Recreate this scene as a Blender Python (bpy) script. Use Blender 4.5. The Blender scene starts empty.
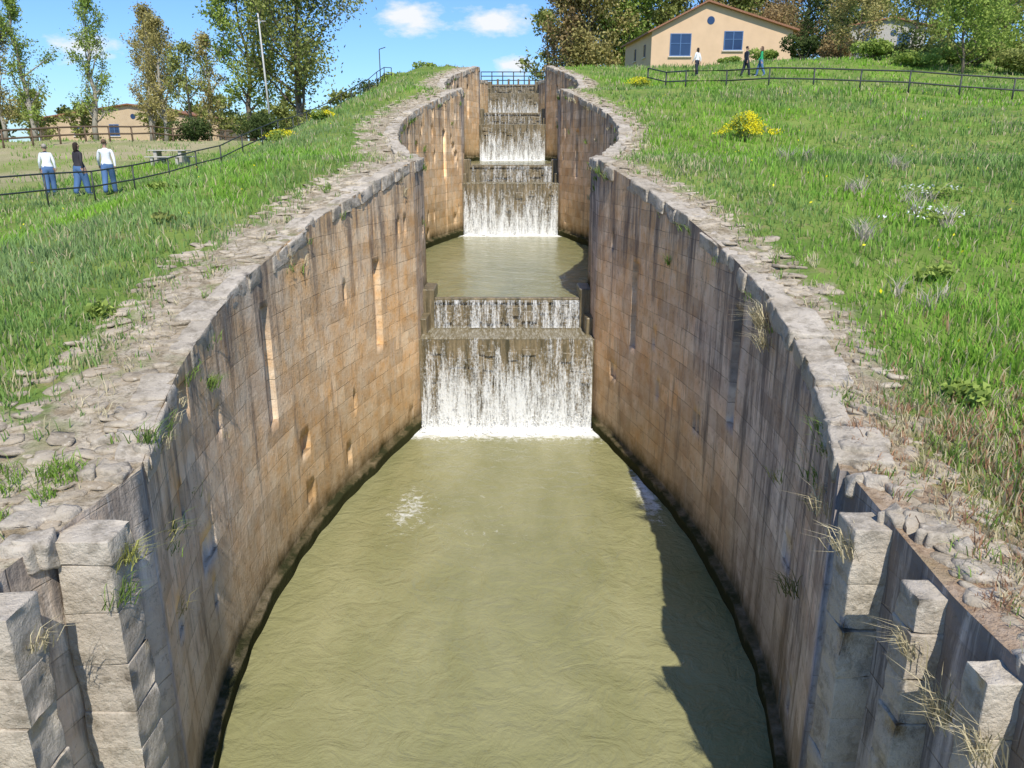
import bpy, math, random, bmesh
import numpy as np
from mathutils import Vector, noise as mnoise
R=np.random.default_rng(7); random.seed(7)
sc=bpy.context.scene
sc.view_settings.view_transform='Standard'; sc.view_settings.look='None'; sc.view_settings.exposure=0
COL=sc.collection
# ---------------------------------------------------------------- helpers
def link(o,parent=None):
    COL.objects.link(o)
    if parent: o.parent=parent
    return o
def empty(name,loc=(0,0,0)):
    e=bpy.data.objects.new(name,None); e.location=loc; e.empty_display_size=.3
    return link(e)
def fast(name,V,F,mat,smooth=False,parent=None,attrs=None,loc=None):
    V=np.asarray(V,dtype=np.float32).reshape(-1,3); F=np.asarray(F,dtype=np.int32)
    me=bpy.data.meshes.new(name); me.vertices.add(len(V)); me.vertices.foreach_set('co',V.ravel())
    k=F.shape[1]; me.loops.add(F.size); me.loops.foreach_set('vertex_index',F.ravel())
    me.polygons.add(len(F)); me.polygons.foreach_set('loop_start',np.arange(len(F),dtype=np.int32)*k)
    if smooth: me.polygons.foreach_set('use_smooth',np.ones(len(F),dtype=bool))
    me.update(calc_edges=True)
    if mat: me.materials.append(mat)
    for a,v in (attrs or {}).items():
        v=np.asarray(v,dtype=np.float32)
        if v.ndim==1:
            at=me.attributes.new(a,'FLOAT','POINT'); at.data.foreach_set('value',v)
        else:
            at=me.attributes.new(a,'FLOAT_COLOR','POINT'); at.data.foreach_set('color',v.ravel())
    o=bpy.data.objects.new(name,me)
    if loc is not None: o.location=loc
    return link(o,parent)
def pyd(name,V,F,mat,smooth=False,parent=None,mats=None):
    me=bpy.data.meshes.new(name); me.from_pydata([tuple(v) for v in V],[],F); me.update()
    if mats:
        for m in mats: me.materials.append(m)
    elif mat: me.materials.append(mat)
    if smooth: me.polygons.foreach_set('use_smooth',[True]*len(me.polygons))
    return link(bpy.data.objects.new(name,me),parent)
def fixn(me):
    bm=bmesh.new(); bm.from_mesh(me); bmesh.ops.recalc_face_normals(bm,faces=bm.faces); bm.to_mesh(me); bm.free()
BOXF=[(0,3,2,1),(4,5,6,7),(0,1,5,4),(1,2,6,5),(2,3,7,6),(3,0,4,7)]
def boxv(x0,x1,y0,y1,z0,z1,j=0):
    v=np.array([(x0,y0,z0),(x1,y0,z0),(x1,y1,z0),(x0,y1,z0),(x0,y0,z1),(x1,y0,z1),(x1,y1,z1),(x0,y1,z1)],float)
    if j: v+=R.uniform(-j,j,v.shape)
    return v
class Boxes:
    def __init__(s): s.V=[];s.F=[];s.n=0
    def add(s,v):
        s.V.append(v); s.F+= [tuple(i+s.n for i in f) for f in BOXF]; s.n+=8
    def b(s,*a,**k): s.add(boxv(*a,**k))
    def obj(s,name,mat,bevel=0,parent=None,seg=2):
        o=pyd(name,np.concatenate(s.V),s.F,mat,parent=parent)
        if bevel:
            m=o.modifiers.new('bevel','BEVEL'); m.width=bevel; m.segments=seg; m.limit_method='ANGLE'
        return o
    def eroded(s,name,mat,bevel=.04,cuts=2,amp=.03,parent=None):
        """stone blocks: bevelled, subdivided and knocked about with noise"""
        me=bpy.data.meshes.new(name); me.from_pydata([tuple(v) for v in np.concatenate(s.V)],[],s.F)
        bm=bmesh.new(); bm.from_mesh(me); bmesh.ops.recalc_face_normals(bm,faces=bm.faces)
        bmesh.ops.bevel(bm,geom=list(bm.edges),offset=bevel,segments=2,affect='EDGES',profile=.6)
        big=[e for e in bm.edges if e.calc_length()>.12]
        bmesh.ops.subdivide_edges(bm,edges=big,cuts=cuts,use_grid_fill=True)
        big=[e for e in bm.edges if e.calc_length()>.16]
        bmesh.ops.subdivide_edges(bm,edges=big,cuts=1,use_grid_fill=True)
        bm.normal_update()
        for v in bm.verts:
            c=v.co; n=mnoise.fractal(c*3.1,.8,2,4)*amp+mnoise.noise(c*13)*amp*.35
            hole=max(0,mnoise.noise(c*6+Vector((9,3,1)))-.25)*amp*3
            v.co=c+v.normal*(n-hole)
        bmesh.ops.triangulate(bm,faces=bm.faces)
        bm.to_mesh(me); bm.free(); me.materials.append(mat)
        me.polygons.foreach_set('use_smooth',[True]*len(me.polygons)); me.update()
        return link(bpy.data.objects.new(name,me),parent)
def tube(pts,rad,n=6):
    pts=[Vector(p) for p in pts]; V=[];F=[]
    for i,p in enumerate(pts):
        d=(pts[min(i+1,len(pts)-1)]-pts[max(i-1,0)]).normalized()
        a=d.orthogonal().normalized() if abs(d.z)<.9 else Vector((1,0,0))
        a=(a-d*a.dot(d)).normalized(); b=d.cross(a)
        for k in range(n):
            t=2*math.pi*k/n; V.append(tuple(p+(a*math.cos(t)+b*math.sin(t))*rad[i]))
    for i in range(len(pts)-1):
        for k in range(n):
            F.append((i*n+k,i*n+(k+1)%n,(i+1)*n+(k+1)%n,(i+1)*n+k))
    return V,F
class Tubes:
    def __init__(s): s.V=[];s.F=[]
    def add(s,pts,rad,n=6):
        if not hasattr(rad,'__len__'): rad=[rad]*len(pts)
        v,f=tube(pts,rad,n); k=len(s.V); s.V+=v; s.F+=[tuple(i+k for i in q) for q in f]
        s.F.append(tuple(range(k+n-1,k-1,-1))) ; s.F.append(tuple(range(len(s.V)-n,len(s.V))))
    def obj(s,name,mat,parent=None,smooth=True): return pyd(name,s.V,s.F,mat,smooth,parent)
# ---------------------------------------------------------------- material DSL
class M:
    def __init__(s,name):
        s.m=bpy.data.materials.new(name); s.m.use_nodes=True; s.nt=s.m.node_tree
        s.b=s.nt.nodes['Principled BSDF']; s.out=s.nt.nodes['Material Output']
    def n(s,t,ins=None,**p):
        nd=s.nt.nodes.new('ShaderNode'+t)
        for k,v in p.items(): setattr(nd,k,v)
        for k,v in (ins or {}).items(): s.set(nd.inputs[k],v)
        return nd
    def set(s,inp,v):
        if isinstance(v,bpy.types.NodeSocket): s.nt.links.new(v,inp)
        elif isinstance(v,bpy.types.Node): s.nt.links.new(v.outputs[0],inp)
        else:
            if inp.type=='RGBA' and len(v)==3: v=(*v,1)
            inp.default_value=v
    def attr(s,name,fac=True):
        a=s.n('Attribute',attribute_name=name); return a.outputs['Fac'] if fac else a.outputs['Color']
    def math(s,op,a,b=0.,clamp=False):
        return s.n('Math',{0:a,1:b},operation=op,use_clamp=clamp).outputs[0]
    def mix(s,f,a,b,mode='MIX'):
        nd=s.n('MixRGB',{0:f,1:a,2:b},blend_type=mode); return nd.outputs[0]
    def ramp(s,f,p0,p1,c0=(0,0,0,1),c1=(1,1,1,1)):
        nd=s.n('ValToRGB',{0:f}); e=nd.color_ramp.elements
        e[0].position=p0;e[1].position=p1;e[0].color=c0 if len(c0)==4 else (*c0,1);e[1].color=c1 if len(c1)==4 else (*c1,1)
        return nd.outputs[0]
    def noise(s,vec,scale,detail=4,rough=.55,dist=0):
        return s.n('TexNoise',{'Vector':vec,'Scale':scale,'Detail':detail,'Roughness':rough,'Distortion':dist}).outputs[0]
    def map(s,vec,sc=(1,1,1),loc=(0,0,0)):
        return s.n('Mapping',{'Vector':vec,'Scale':sc,'Location':loc}).outputs[0]
    def pos(s): return s.n('NewGeometry').outputs['Position']
    def bump(s,h,strength=.5,dist=.02,nrm=None):
        ins={'Height':h,'Strength':strength,'Distance':dist}
        if nrm: ins['Normal']=nrm
        return s.n('Bump',ins).outputs[0]
    def fin(s,color,rough=.9,normal=None,spec=.3):
        s.set(s.b.inputs['Base Color'],color); s.set(s.b.inputs['Roughness'],rough)
        s.b.inputs['Specular IOR Level'].default_value=spec
        if normal is not None: s.set(s.b.inputs['Normal'],normal)
        return s.m
    def diffuse(s,color,normal=None,tr=0):
        d=s.n('BsdfDiffuse',{'Color':color}); o=d.outputs[0]
        if normal is not None: s.set(d.inputs['Normal'],normal)
        if tr:
            t=s.n('BsdfTranslucent',{'Color':color}); o=s.n('MixShader',{0:tr,1:o,2:t.outputs[0]}).outputs[0]
        s.nt.links.new(o,s.out.inputs[0]); s.nt.nodes.remove(s.b); return s.m
def simple(name,c,rough=.8,var=.25,scale=6,spec=.3):
    m=M(name); p=m.pos(); f=m.noise(p,scale,3)
    return m.fin(m.mix(f,tuple(x*(1-var) for x in c),tuple(min(1,x*(1+var)) for x in c)),rough,m.bump(f,.3,.01),spec)
# ---------------------------------------------------------------- layout
GATES=[20.3,39.1,57.9,76.7]; PER=18.8; HH=3.3
WX=[0,2.4,3.2,4,5.1,6.3,7.4,8.5,9.9,11.3,12.5,13.7,14.7,15.6,16.5,17.3,18.1,18.8]; WW=[2.38,2.38,2.66,2.94,3.30,3.61,3.81,3.92,3.96,3.90,3.78,3.60,3.40,3.19,2.99,2.79,2.58,2.38]
def hw(y,side=-1):
    y=np.asarray(y,float); w=np.mod(y-1.5,PER); r=np.interp(w,WX,WW)
    r=np.where(y>76.7,2.38,r)
    near=(3.34+(6.8-y)*.27) if side<0 else (3.42+(6.8-y)*.05)
    return np.where(y<6.8,near,r)
TY=[-20,5,7,20.3,22,24.5,26,39.1,41,44,45.5,57.9,60,63,76.7,100,120,200,700]
TZ=[4.1,4.25,4.53,7.14,7.16,7.3,7.6,10.15,10.22,10.35,10.6,12.95,13.0,13.05,13.45,13.6,13.6,12,8]
topz=lambda y: np.interp(y,TY,TZ)
def base_of(y):
    y=np.asarray(y,float); return HH*sum((y>=g+1.5).astype(float) for g in GATES)
sm=lambda t: (lambda q:q*q*(3-2*q))(np.clip(t,0,1))
def wob(x,y):
    return .5*np.sin(x*.9+1.3*np.sin(y*.7))*np.sin(y*.8+x*.3)+.3*np.sin(x*2.3+y*1.7)*np.sin(y*2.1-x)+.2*np.sin(x*4.9-y*3.1)*np.sin(y*5.3+2)
def gz(x,y):
    x=np.asarray(x,float); y=np.asarray(y,float)
    t=topz(y)
    L=np.interp(y,[-20,0,8,60,200,800],[4.2,4.4,4.8,8,8,6.5])
    s=sm((np.abs(x)-5.5)/(8+.14*np.maximum(y-30,0)))
    zl=t*(1-s)+L*s
    zr=t+1.3*sm((x-9)/14)*sm((y-45)/32)+3.5*sm((x-27)/20)*sm((y-55)/40)
    z=np.where(x<0,zl,zr)
    e=np.where(x<0,hw(y,-1),hw(y,1)); d=np.abs(x)-e
    a=np.clip(d/2.,0,1)*.10
    return z-.05+wob(x,y)*a+wob(x*.21,y*.23)*.25*np.clip((d-2)/8,0,1)
# ---------------------------------------------------------------- materials
def wall_mat(name,grey):
    m=M(name); uv=m.n('TexCoord').outputs['UV']; p=m.pos()
    wuv=m.mix(.045,m.map(uv,(1,1,1),(-.022,-.022,0)),m.n('TexNoise',{'Vector':p,'Scale':2.2,'Detail':3.}).outputs[1],'ADD')
    br=m.n('TexBrick',{'Vector':wuv,'Color1':(.78,.74,.70,1),'Color2':(1.18,1.14,1.10,1),'Mortar':(.8,.76,.7,1),'Scale':1.,
        'Mortar Size':.010,'Mortar Smooth':1.,'Brick Width':.86,'Row Height':.36},offset=.5)
    big=m.ramp(m.noise(p,.30,3,.6),.38,.62)
    md=m.noise(p,2.0,5,.65)
    ochre=m.mix(m.ramp(md,.35,.65),(.76,.47,.22),(.84,.66,.44))
    gr=m.mix(m.ramp(md,.35,.65),(.55,.49,.42),(.80,.72,.61))
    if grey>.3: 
        ochre=m.mix(m.ramp(md,.35,.65),(.66,.41,.21),(.76,.58,.39)); gr=m.mix(m.ramp(md,.35,.65),(.47,.42,.39),(.72,.66,.59))  # darker, greyer stone colours carry the shade of the right wall
    fg=m.math('ADD',m.math('MULTIPLY',big,.6),grey,True)
    loc=m.attr('loc'); fg=m.math('ADD',fg,m.math('MULTIPLY',loc,-.6),True)
    c=m.mix(fg,ochre,gr)
    c=m.mix(.9,c,br.outputs[0],'MULTIPLY')
    jm=m.math('MULTIPLY',br.outputs[1],m.ramp(m.noise(p,1.1,3,.7),.42,.60))
    c=m.mix(m.math('MULTIPLY',jm,.72),c,(.14,.11,.08))
    ht=m.attr('ht'); hwl=m.attr('hwl')
    st=m.noise(m.map(uv,(1.7,.15,1)),1.6,6,.74,.25)
    topf=m.math('SUBTRACT',1.,m.math('MULTIPLY',ht,.38),True)
    thr=m.math('ADD',st,m.math('MULTIPLY',topf,.12))
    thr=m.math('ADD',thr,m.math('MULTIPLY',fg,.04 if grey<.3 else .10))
    streak=m.ramp(thr,.56,.70)
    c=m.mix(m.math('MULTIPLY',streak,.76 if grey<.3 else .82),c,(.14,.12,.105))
    lime=m.ramp(m.noise(m.map(uv,(6,.35,1),(3,1,0)),1.4,5,.72),.56,.72)
    c=m.mix(m.math('MULTIPLY',lime,.40),c,(.80,.76,.68))
    spots=m.ramp(m.noise(p,7,5,.78),.56,.68); c=m.mix(m.math('MULTIPLY',spots,.55),c,(.17,.135,.10))
    wl=m.ramp(m.math('ADD',hwl,m.math('MULTIPLY',md,.7)),.55,1.25)
    wl2=m.ramp(m.math('ADD',m.math('MULTIPLY',hwl,.24),m.math('MULTIPLY',m.noise(m.map(uv,(1.5,.35,1)),1.3,4),.6)),.36,.90)
    c=m.mix(wl2,m.mix(.58,c,(.29,.205,.095)),c)
    c=m.mix(wl,(.045,.046,.02),c)
    h=m.math('ADD',m.math('MULTIPLY',m.noise(p,14,4,.7),.7),m.math('MULTIPLY',m.noise(p,4.5,4,.6),.55))
    h=m.math('SUBTRACT',h,m.math('MULTIPLY',jm,.35))
    return m.diffuse(c,m.bump(h,.8,.032))
wallL=wall_mat('ashlar_weathered_sunlit',.08); wallR=wall_mat('ashlar_weathered_shaded',.34)  # same weathered stone; sunlit warmth and shaded grey painted into the colours
def stone_mat(name,a,b,dk=.65):
    m=M(name); p=m.pos()
    c=m.mix(m.ramp(m.noise(p,1.1,4),.35,.65),a,b)
    c=m.mix(m.math('MULTIPLY',m.ramp(m.noise(p,4.5,6,.72),.47,.66),dk),c,(.19,.16,.115))
    c=m.mix(m.math('MULTIPLY',m.ramp(m.noise(p,17,4,.7),.58,.68),.5),c,(.70,.64,.52))
    h=m.math('ADD',m.noise(p,18,5,.7),m.math('MULTIPLY',m.noise(p,4,3),.8))
    return m.diffuse(c,m.bump(h,.9,.035))
coping=stone_mat('limestone_coping',(.42,.36,.275),(.57,.50,.40),.75)
rubble=stone_mat('limestone_rubble',(.38,.31,.22),(.56,.48,.36),.65)
pil=stone_mat('limestone_quoins',(.46,.395,.31),(.60,.53,.42),.7)
m=M('bank_ground'); p=m.pos(); e=m.attr('edge')
gcol=m.mix(m.ramp(m.noise(p,.55,4),.35,.65),(.13,.21,.045),(.24,.31,.075))
gcol=m.mix(m.ramp(m.noise(p,3.3,5,.7),.54,.68),gcol,(.30,.26,.12))
dirt=m.mix(m.ramp(m.noise(p,3.2,6,.75),.38,.62),(.31,.245,.155),(.58,.50,.38))
dirt=m.mix(m.math('MULTIPLY',m.ramp(m.noise(p,13,4,.7),.5,.64),.7),dirt,(.16,.13,.085))
dirt=m.mix(m.math('MULTIPLY',m.ramp(m.noise(p,1.6,4),.55,.66),.6),dirt,(.20,.21,.07))
f=m.ramp(m.math('ADD',m.math('MULTIPLY',e,.5),m.math('MULTIPLY',m.noise(p,1.5,5,.65),.9)),.84,1.08)
c=m.mix(f,dirt,gcol)
red=m.attr('dry'); c=m.mix(m.math('MULTIPLY',red,.5),c,(.34,.20,.12))
field=m.attr('field'); c=m.mix(field,c,m.mix(m.ramp(m.noise(p,.12,4),.4,.6),(.46,.38,.24),(.28,.30,.11)))
groundM=m.diffuse(c,m.bump(m.noise(p,9,5,.75),1.,.07))
def leafmat(name,a,b,tr=.3):
    m=M(name); return m.diffuse(m.mix(m.attr('tone'),a,b),None,tr)
m=M('grass_blades'); grassM=m.diffuse(m.attr('col',False),None,.3)
bark=simple('bark',(.17,.135,.10),.95,.4,5)
barkL=simple('bark_pale',(.32,.29,.23),.95,.35,4)
metal=simple('dark_painted_metal',(.035,.04,.035),.5,.3,12,.5)
wood=simple('weathered_wood',(.16,.11,.07),.85,.3,8)
# water
m=M('canal_water'); p=m.pos(); fo=m.attr('foam')
base=m.mix(m.ramp(m.noise(m.map(p,(1,.5,1)),.6,5,.65,.6),.34,.66),(.235,.228,.098),(.315,.298,.145))
fn=m.noise(p,5.0,7,.80,.6)
fm=m.ramp(m.math('ADD',fo,m.math('MULTIPLY',fn,.9)),.78,1.06)
c=m.mix(fm,base,(.84,.84,.79))
w=m.math('ADD',m.noise(m.map(p,(1,1.1,1)),2.0,5,.60,1.2),m.math('MULTIPLY',m.noise(p,9,3,.6),.25))
nb=m.bump(w,.65,.09)
m.fin(c,m.math('ADD',.07,m.math('MULTIPLY',fm,.6)),nb,.5); m.b.inputs['IOR'].default_value=1.33
waterM=m.m
m=M('falling_water'); uv=m.n('TexCoord').outputs['UV']; fall=m.attr('fall')
n1=m.noise(m.map(uv,(2.2,.25,1)),2.2,4,.6); n2=m.noise(m.map(uv,(9,1.1,1)),2.,5,.75,.3); n3=m.noise(m.map(uv,(4,2.4,1)),5,4,.8)
s=m.math('ADD',m.math('MULTIPLY',n1,.55),m.math('ADD',m.math('MULTIPLY',n2,.5),m.math('MULTIPLY',n3,.45)))
s=m.math('ADD',s,m.math('MULTIPLY',fall,m.attr('gain')))
s=m.math('ADD',s,m.attr('off'))
a=m.ramp(s,.79,.98)
d=m.n('BsdfDiffuse',{'Color':(.80,.81,.78)})
m.set(d.inputs['Normal'],m.bump(s,.8,.08))
tr=m.n('BsdfTransparent'); mx=m.n('MixShader',{0:m.math('MULTIPLY',a,.90),1:tr.outputs[0],2:d.outputs[0]}); m.nt.links.new(mx.outputs[0],m.out.inputs[0]); fallM=m.m
m=M('wet_weir_stone'); p=m.pos()
c=m.mix(m.ramp(m.noise(m.map(p,(4,4,.5)),2,5,.7),.35,.65),(.07,.06,.032),(.27,.21,.12))
weirM=m.fin(c,.35,m.bump(m.noise(p,9,4,.7),.6,.03),.4)
m=M('weir_film'); p=m.pos()
c=m.mix(m.ramp(m.noise(m.map(p,(7,1.0,1)),2,5,.75),.46,.72),(.19,.155,.08),(.55,.52,.43))
filmM=m.fin(c,.25,m.bump(m.noise(p,9,4,.7),.6,.03),.5)
foamM=simple('foam',(.82,.82,.79),.6,.06,20)
# ---------------------------------------------------------------- lock walls
def lock_wall(side,mat):
    ys=list(np.arange(2.,100.01,.16))+[6.795,6.8]
    slots=[]
    for k in range(-1,4):
        y0=1.5+PER*(k+1)
        for w in (11.0,16.4):
            yc=y0+w-(.1 if side>0 else 0); slots.append((yc-.18,yc+.18,base_of(yc)+2.88,base_of(yc)+4.9))
    holes=[]
    for i in range(95):
        yc=R.uniform(7.2,56); b=float(base_of(yc)); row=R.integers(1,16)
        if any(abs(yc-s[0])<.9 for s in slots): continue
        holes.append((yc,yc+R.choice([.1,.15,.25,.4]),b+row*.36,b+(row+1)*.36,R.uniform(.02,.08)*(1 if R.random()<.8 else 1.6)))
    for s in slots: ys+=[s[0]-.006,s[0],s[1],s[1]+.006]
    for h in holes: ys+=[h[0]-.01,h[0],h[1],h[1]+.01]
    ys=np.array(sorted(ys))
    X=side*hw(ys,side); dy=(hw(ys+.3,side)-hw(ys-.3,side))/.6; dy=np.where(np.abs(ys-6.8)<.35,0,dy); dy=np.clip(dy,-.6,.6)
    nx=side/np.sqrt(1+dy**2); ny=-dy/np.sqrt(1+dy**2)
    arc=np.concatenate([[0],np.cumsum(np.hypot(np.diff(X),np.diff(ys)))])
    rel=[-.5,.0,.2,.255,.262]
    for k in range(1,26): rel+=[k*.36-.006,k*.36+.006,k*.36+.18]
    rel+=[4.9,4.906]; rel=sorted(rel)
    nr=len(rel); nc=len(ys); V=np.zeros((nc,nr,3)); ht=np.zeros((nc,nr)); hl=np.zeros((nc,nr)); lo=np.zeros((nc,nr)); UV=np.zeros((nc,nr,2))
    for i,y in enumerate(ys):
        b=float(base_of(y)); t=float(topz(y))-.03
        inslot=[s for s in slots if s[0]-1e-6<=y<=s[1]+1e-6]
        inh=[h for h in holes if h[0]-1e-6<=y<=h[1]+1e-6]
        w=(y-1.5)%PER
        for j,r in enumerate(rel):
            z=min(b+r,t)
            d=.006*mnoise.fractal(Vector((X[i]*.8,y*.8,z)),.9,2,3)
            if r<.261: d-=.12+.05*mnoise.noise(Vector((X[i]*1.5,y*1.5,z)))
            for s in inslot:
                if s[2]-1e-4<=z<=s[3]+1e-4: d=.11
            for h in inh:
                if h[2]+.001<=z<=h[3]-.001: d+=h[4]
            V[i,j]=(X[i]+nx[i]*d,y+ny[i]*d,z); ht[i,j]=t-z; hl[i,j]=z-b
            lo[i,j]=sm((w-8)/9) if y>6.8 else -.8; UV[i,j]=(arc[i],z-b)
    F=[]
    for i in range(nc-1):
        for j in range(nr-1):
            if V[i,j,2]>=V[i,j+1,2]-1e-5 and V[i+1,j,2]>=V[i+1,j+1,2]-1e-5: continue
            q=(i*nr+j,(i+1)*nr+j,(i+1)*nr+j+1,i*nr+j+1)
            F.append(q if side<0 else q[::-1])
    F=np.array(F)
    o=fast('lock_wall',V.reshape(-1,3),F,mat,False,None,{'ht':ht.ravel(),'hwl':hl.ravel(),'loc':lo.ravel()})
    uvl=o.data.uv_layers.new(name='UVMap'); uvl.data.foreach_set('uv',UV.reshape(-1,2)[F.ravel()].astype(np.float32).ravel())
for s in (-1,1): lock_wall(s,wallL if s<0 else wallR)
# coping stones
for side in (-1,1):
    B=Boxes(); y=6.95
    while y<99:
        L=R.uniform(.42,.95); y2=y+L
        dep=R.uniform(.24,.50); th=.28
        if R.random()>.06:
            pr=-.035+R.uniform(-.025,.045); up=R.uniform(-.05,.035)
            v=[]
            for z0 in (-th,0):
                for (yy,dd) in ((y+.014,pr),(y2-.014,pr),(y2-.014,dep),(y+.014,dep)):
                    h=float(hw(yy,side)); g=(float(hw(yy+.05,side))-float(hw(max(6.8,yy-.05),side)))/.1; g=max(-.6,min(.6,g)); nn=math.hypot(1,g)
                    v.append((side*(h+dd/nn),yy-g/nn*dd,float(topz(yy))+z0+up))
            B.add(np.array(v)+R.uniform(-.025,.025,(8,3)))
        y=y2
    B.eroded('coping_stones',coping,.022,2,.03)
def stack(B,x0,x1,y0,y1,z0,z1,side):
    z=z0
    while z<z1-.05:
        h=min(R.uniform(.40,.52),z1-z)
        if z1-z-h<.2: h=z1-z
        a,b=sorted((side*(x0+R.uniform(-.012,.012)),side*x1))
        B.b(a,b,y0+R.uniform(-.01,.01),y1+R.uniform(-.01,.01),z+.002,z+h,j=.006); z+=h
for side in (-1,1):
    B=Boxes()
    if side<0: L=((3.13,3.60,5.68,6.1,4.30),(3.42,3.92,4.78,5.15,4.16),(3.72,4.2,3.85,4.25,4.08),(4.0,4.5,2.9,3.3,4.03))
    else: L=((3.16,3.58,5.9,6.25,4.30),(3.27,3.60,5.05,5.34,4.18),(3.31,3.64,4.2,4.45,4.10),(3.34,3.68,3.3,3.6,4.03))
    for a in L: stack(B,a[0],a[1],a[2],a[3],-.5,a[4],side)
    B.eroded('gate_pilasters',pil,.012,2,.020)
    B=Boxes()
    for i in range(26):
        yy=R.uniform(3.4,8.0); xx=float(hw(yy,side))+R.uniform(.02,.5); s=R.uniform(.07,.17); z=float(topz(yy))
        B.b(side*xx-s,side*xx+s,yy-s*.8,yy+s*.8,z-.25,z+R.uniform(-.03,.05),j=.05)
    B.eroded('broken_edge_blocks',coping,.03,2,.03)
# ---------------------------------------------------------------- ground
ys=np.concatenate([np.arange(-8,6.6,.2),[6.795,6.8],np.arange(7.0,70,.3),np.arange(70,101,.8),101*1.06**np.arange(0,34)])
ds=np.concatenate([[.0,.02],np.arange(.15,3,.15),np.arange(3,10,.35),10*1.085**np.arange(0,52)])
VV=[];FF=[];ED=[];DR=[];FI=[];off=0
for side in (-1,1):
    hh=hw(ys,side); end=sm((ys-102)/3); hh=hh*(1-end)-.2*end
    Yg,Dg=np.meshgrid(ys,ds,indexing='ij'); Xg=side*(hh[:,None]+Dg)
    Zg=gz(Xg,Yg)
    rough=np.clip(1.6-Dg,0,1)*(Dg>.03)*(Yg<70)
    Zg=Zg+rough*.05*wob(Xg*3.1,Yg*3.7)
    V=np.stack([Xg,Yg,Zg],-1).reshape(-1,3); nr,nd=Xg.shape
    idx=np.arange(nr*nd).reshape(nr,nd)
    q=np.stack([idx[:-1,:-1],idx[1:,:-1],idx[1:,1:],idx[:-1,1:]],-1).reshape(-1,4)
    if side<0: q=q[:,::-1]
    VV.append(V);FF.append(q[:,::-1]+off);off+=len(V)
    ED.append((Dg/(1.35 if side<0 else .95)/(1+ .9*sm((9-Yg)/3)*(side<0))).ravel()); 
    DR.append(((side>0)*sm((9.0-Yg)/4)*sm((3.0-Dg)/2.5)).ravel())
    FI.append((sm((np.abs(Xg)-17)/4)*sm((Yg-22)/10)*(side<0)*.85+sm((Yg-110)/30)*(side<0)*.5).clip(0,1).ravel())
fast('ground',np.concatenate(VV),np.concatenate(FF),groundM,True,None,{'edge':np.concatenate(ED),'dry':np.concatenate(DR),'field':np.concatenate(FI)})
def ico():
    bm=bmesh.new(); bmesh.ops.create_icosphere(bm,subdivisions=2,radius=1); V=np.array([v.co[:] for v in bm.verts]); F=np.array([[v.index for v in f.verts] for f in bm.faces]); bm.free(); return V,F
IV,IF=ico()
def stones(name,P,S,mat,smooth=False,rot=True):
    VV=[];FF=[]
    for i,(p,s) in enumerate(zip(P,S)):
        v=IV.copy(); v=np.sign(v)*np.abs(v)**.55
        k=R.normal(size=(3,3))*2.2; n=np.sin(v@k.T+R.uniform(0,6,3)).sum(1)*.10
        v=v*(1+n)[:,None]*np.array(s); a=R.uniform(0,6.28); c_,s_=math.cos(a),math.sin(a)
        v=v@np.array([[c_,s_,0],[-s_,c_,0],[0,0,1]]); t=R.normal(size=2)*.09; v[:,2]+=v[:,0]*t[0]+v[:,1]*t[1]
        VV.append(v+p); FF.append(IF+i*len(IV))
    return fast(name,np.concatenate(VV),np.concatenate(FF),mat,smooth)
for side in (-1,1):
    n=3000 if side<0 else 2000; P=[];S=[]
    for i in range(n):
        y=3.6+62*R.random()**1.6; w=(1.4 if side<0 else .8)*(1+.5*(y<9)*(side<0))
        d=.22+w*R.random()**1.4; x=side*(float(hw(y,side))+d); s=.03+.19*R.random()**2.6
        P.append((x,y,float(gz(x,y))-.018)); S.append((s,s*R.uniform(.5,.9),min(.036,s*.38)*R.uniform(.6,1.2)))
    stones('rubble_edging',P,S,rubble)
# ---------------------------------------------------------------- water, weirs, falls
def grid_water(name,y0,y1,z,ystep,foam):
    yy=np.arange(y0,y1+1e-3,ystep); xx=np.linspace(-4.7,4.7,95); Y,X=np.meshgrid(yy,xx,indexing='ij')
    Z=z+0*X+.012*np.sin(X*3+Y*2.1)*np.sin(Y*2.7-X)
    idx=np.arange(X.size).reshape(X.shape); q=np.stack([idx[:-1,:-1],idx[:-1,1:],idx[1:,1:],idx[1:,:-1]],-1).reshape(-1,4)
    return fast(name,np.stack([X,Y,Z],-1),q,waterM,True,None,{'foam':foam(X,Y).ravel()})
def foamf(g):
    def f(X,Y):
        d=g-Y; inx=(np.abs(X)<3.1)
        a=.70*np.exp(-np.clip(d-.45,0,9)/.45)*inx+.29*np.exp(-d/2.8)
        if g<21:
            a+=.44*np.exp(-((X-3.20)/.34)**2-((Y-16.0)/1.9)**2)
            a+=.20*np.exp(-((X+2.1)/.5)**2-((Y-15.2)/1.3)**2)
            a+=.19*np.exp(-((X+.6)/2.6)**2-((Y-14.5)/2.4)**2)+.12*np.exp(-((Y-11.)/3.)**2)
        return a
    return f
grid_water('canal_water',-8,20.5,0,.15,foamf(20.3))
for i in range(4):
    g=GATES[i]; nx_=GATES[i+1] if i<3 else 101.0
    grid_water('pool_water',g+1.75,nx_+.2,HH*(i+1),.2,foamf(nx_) if i<3 else (lambda X,Y:X*0))
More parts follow.
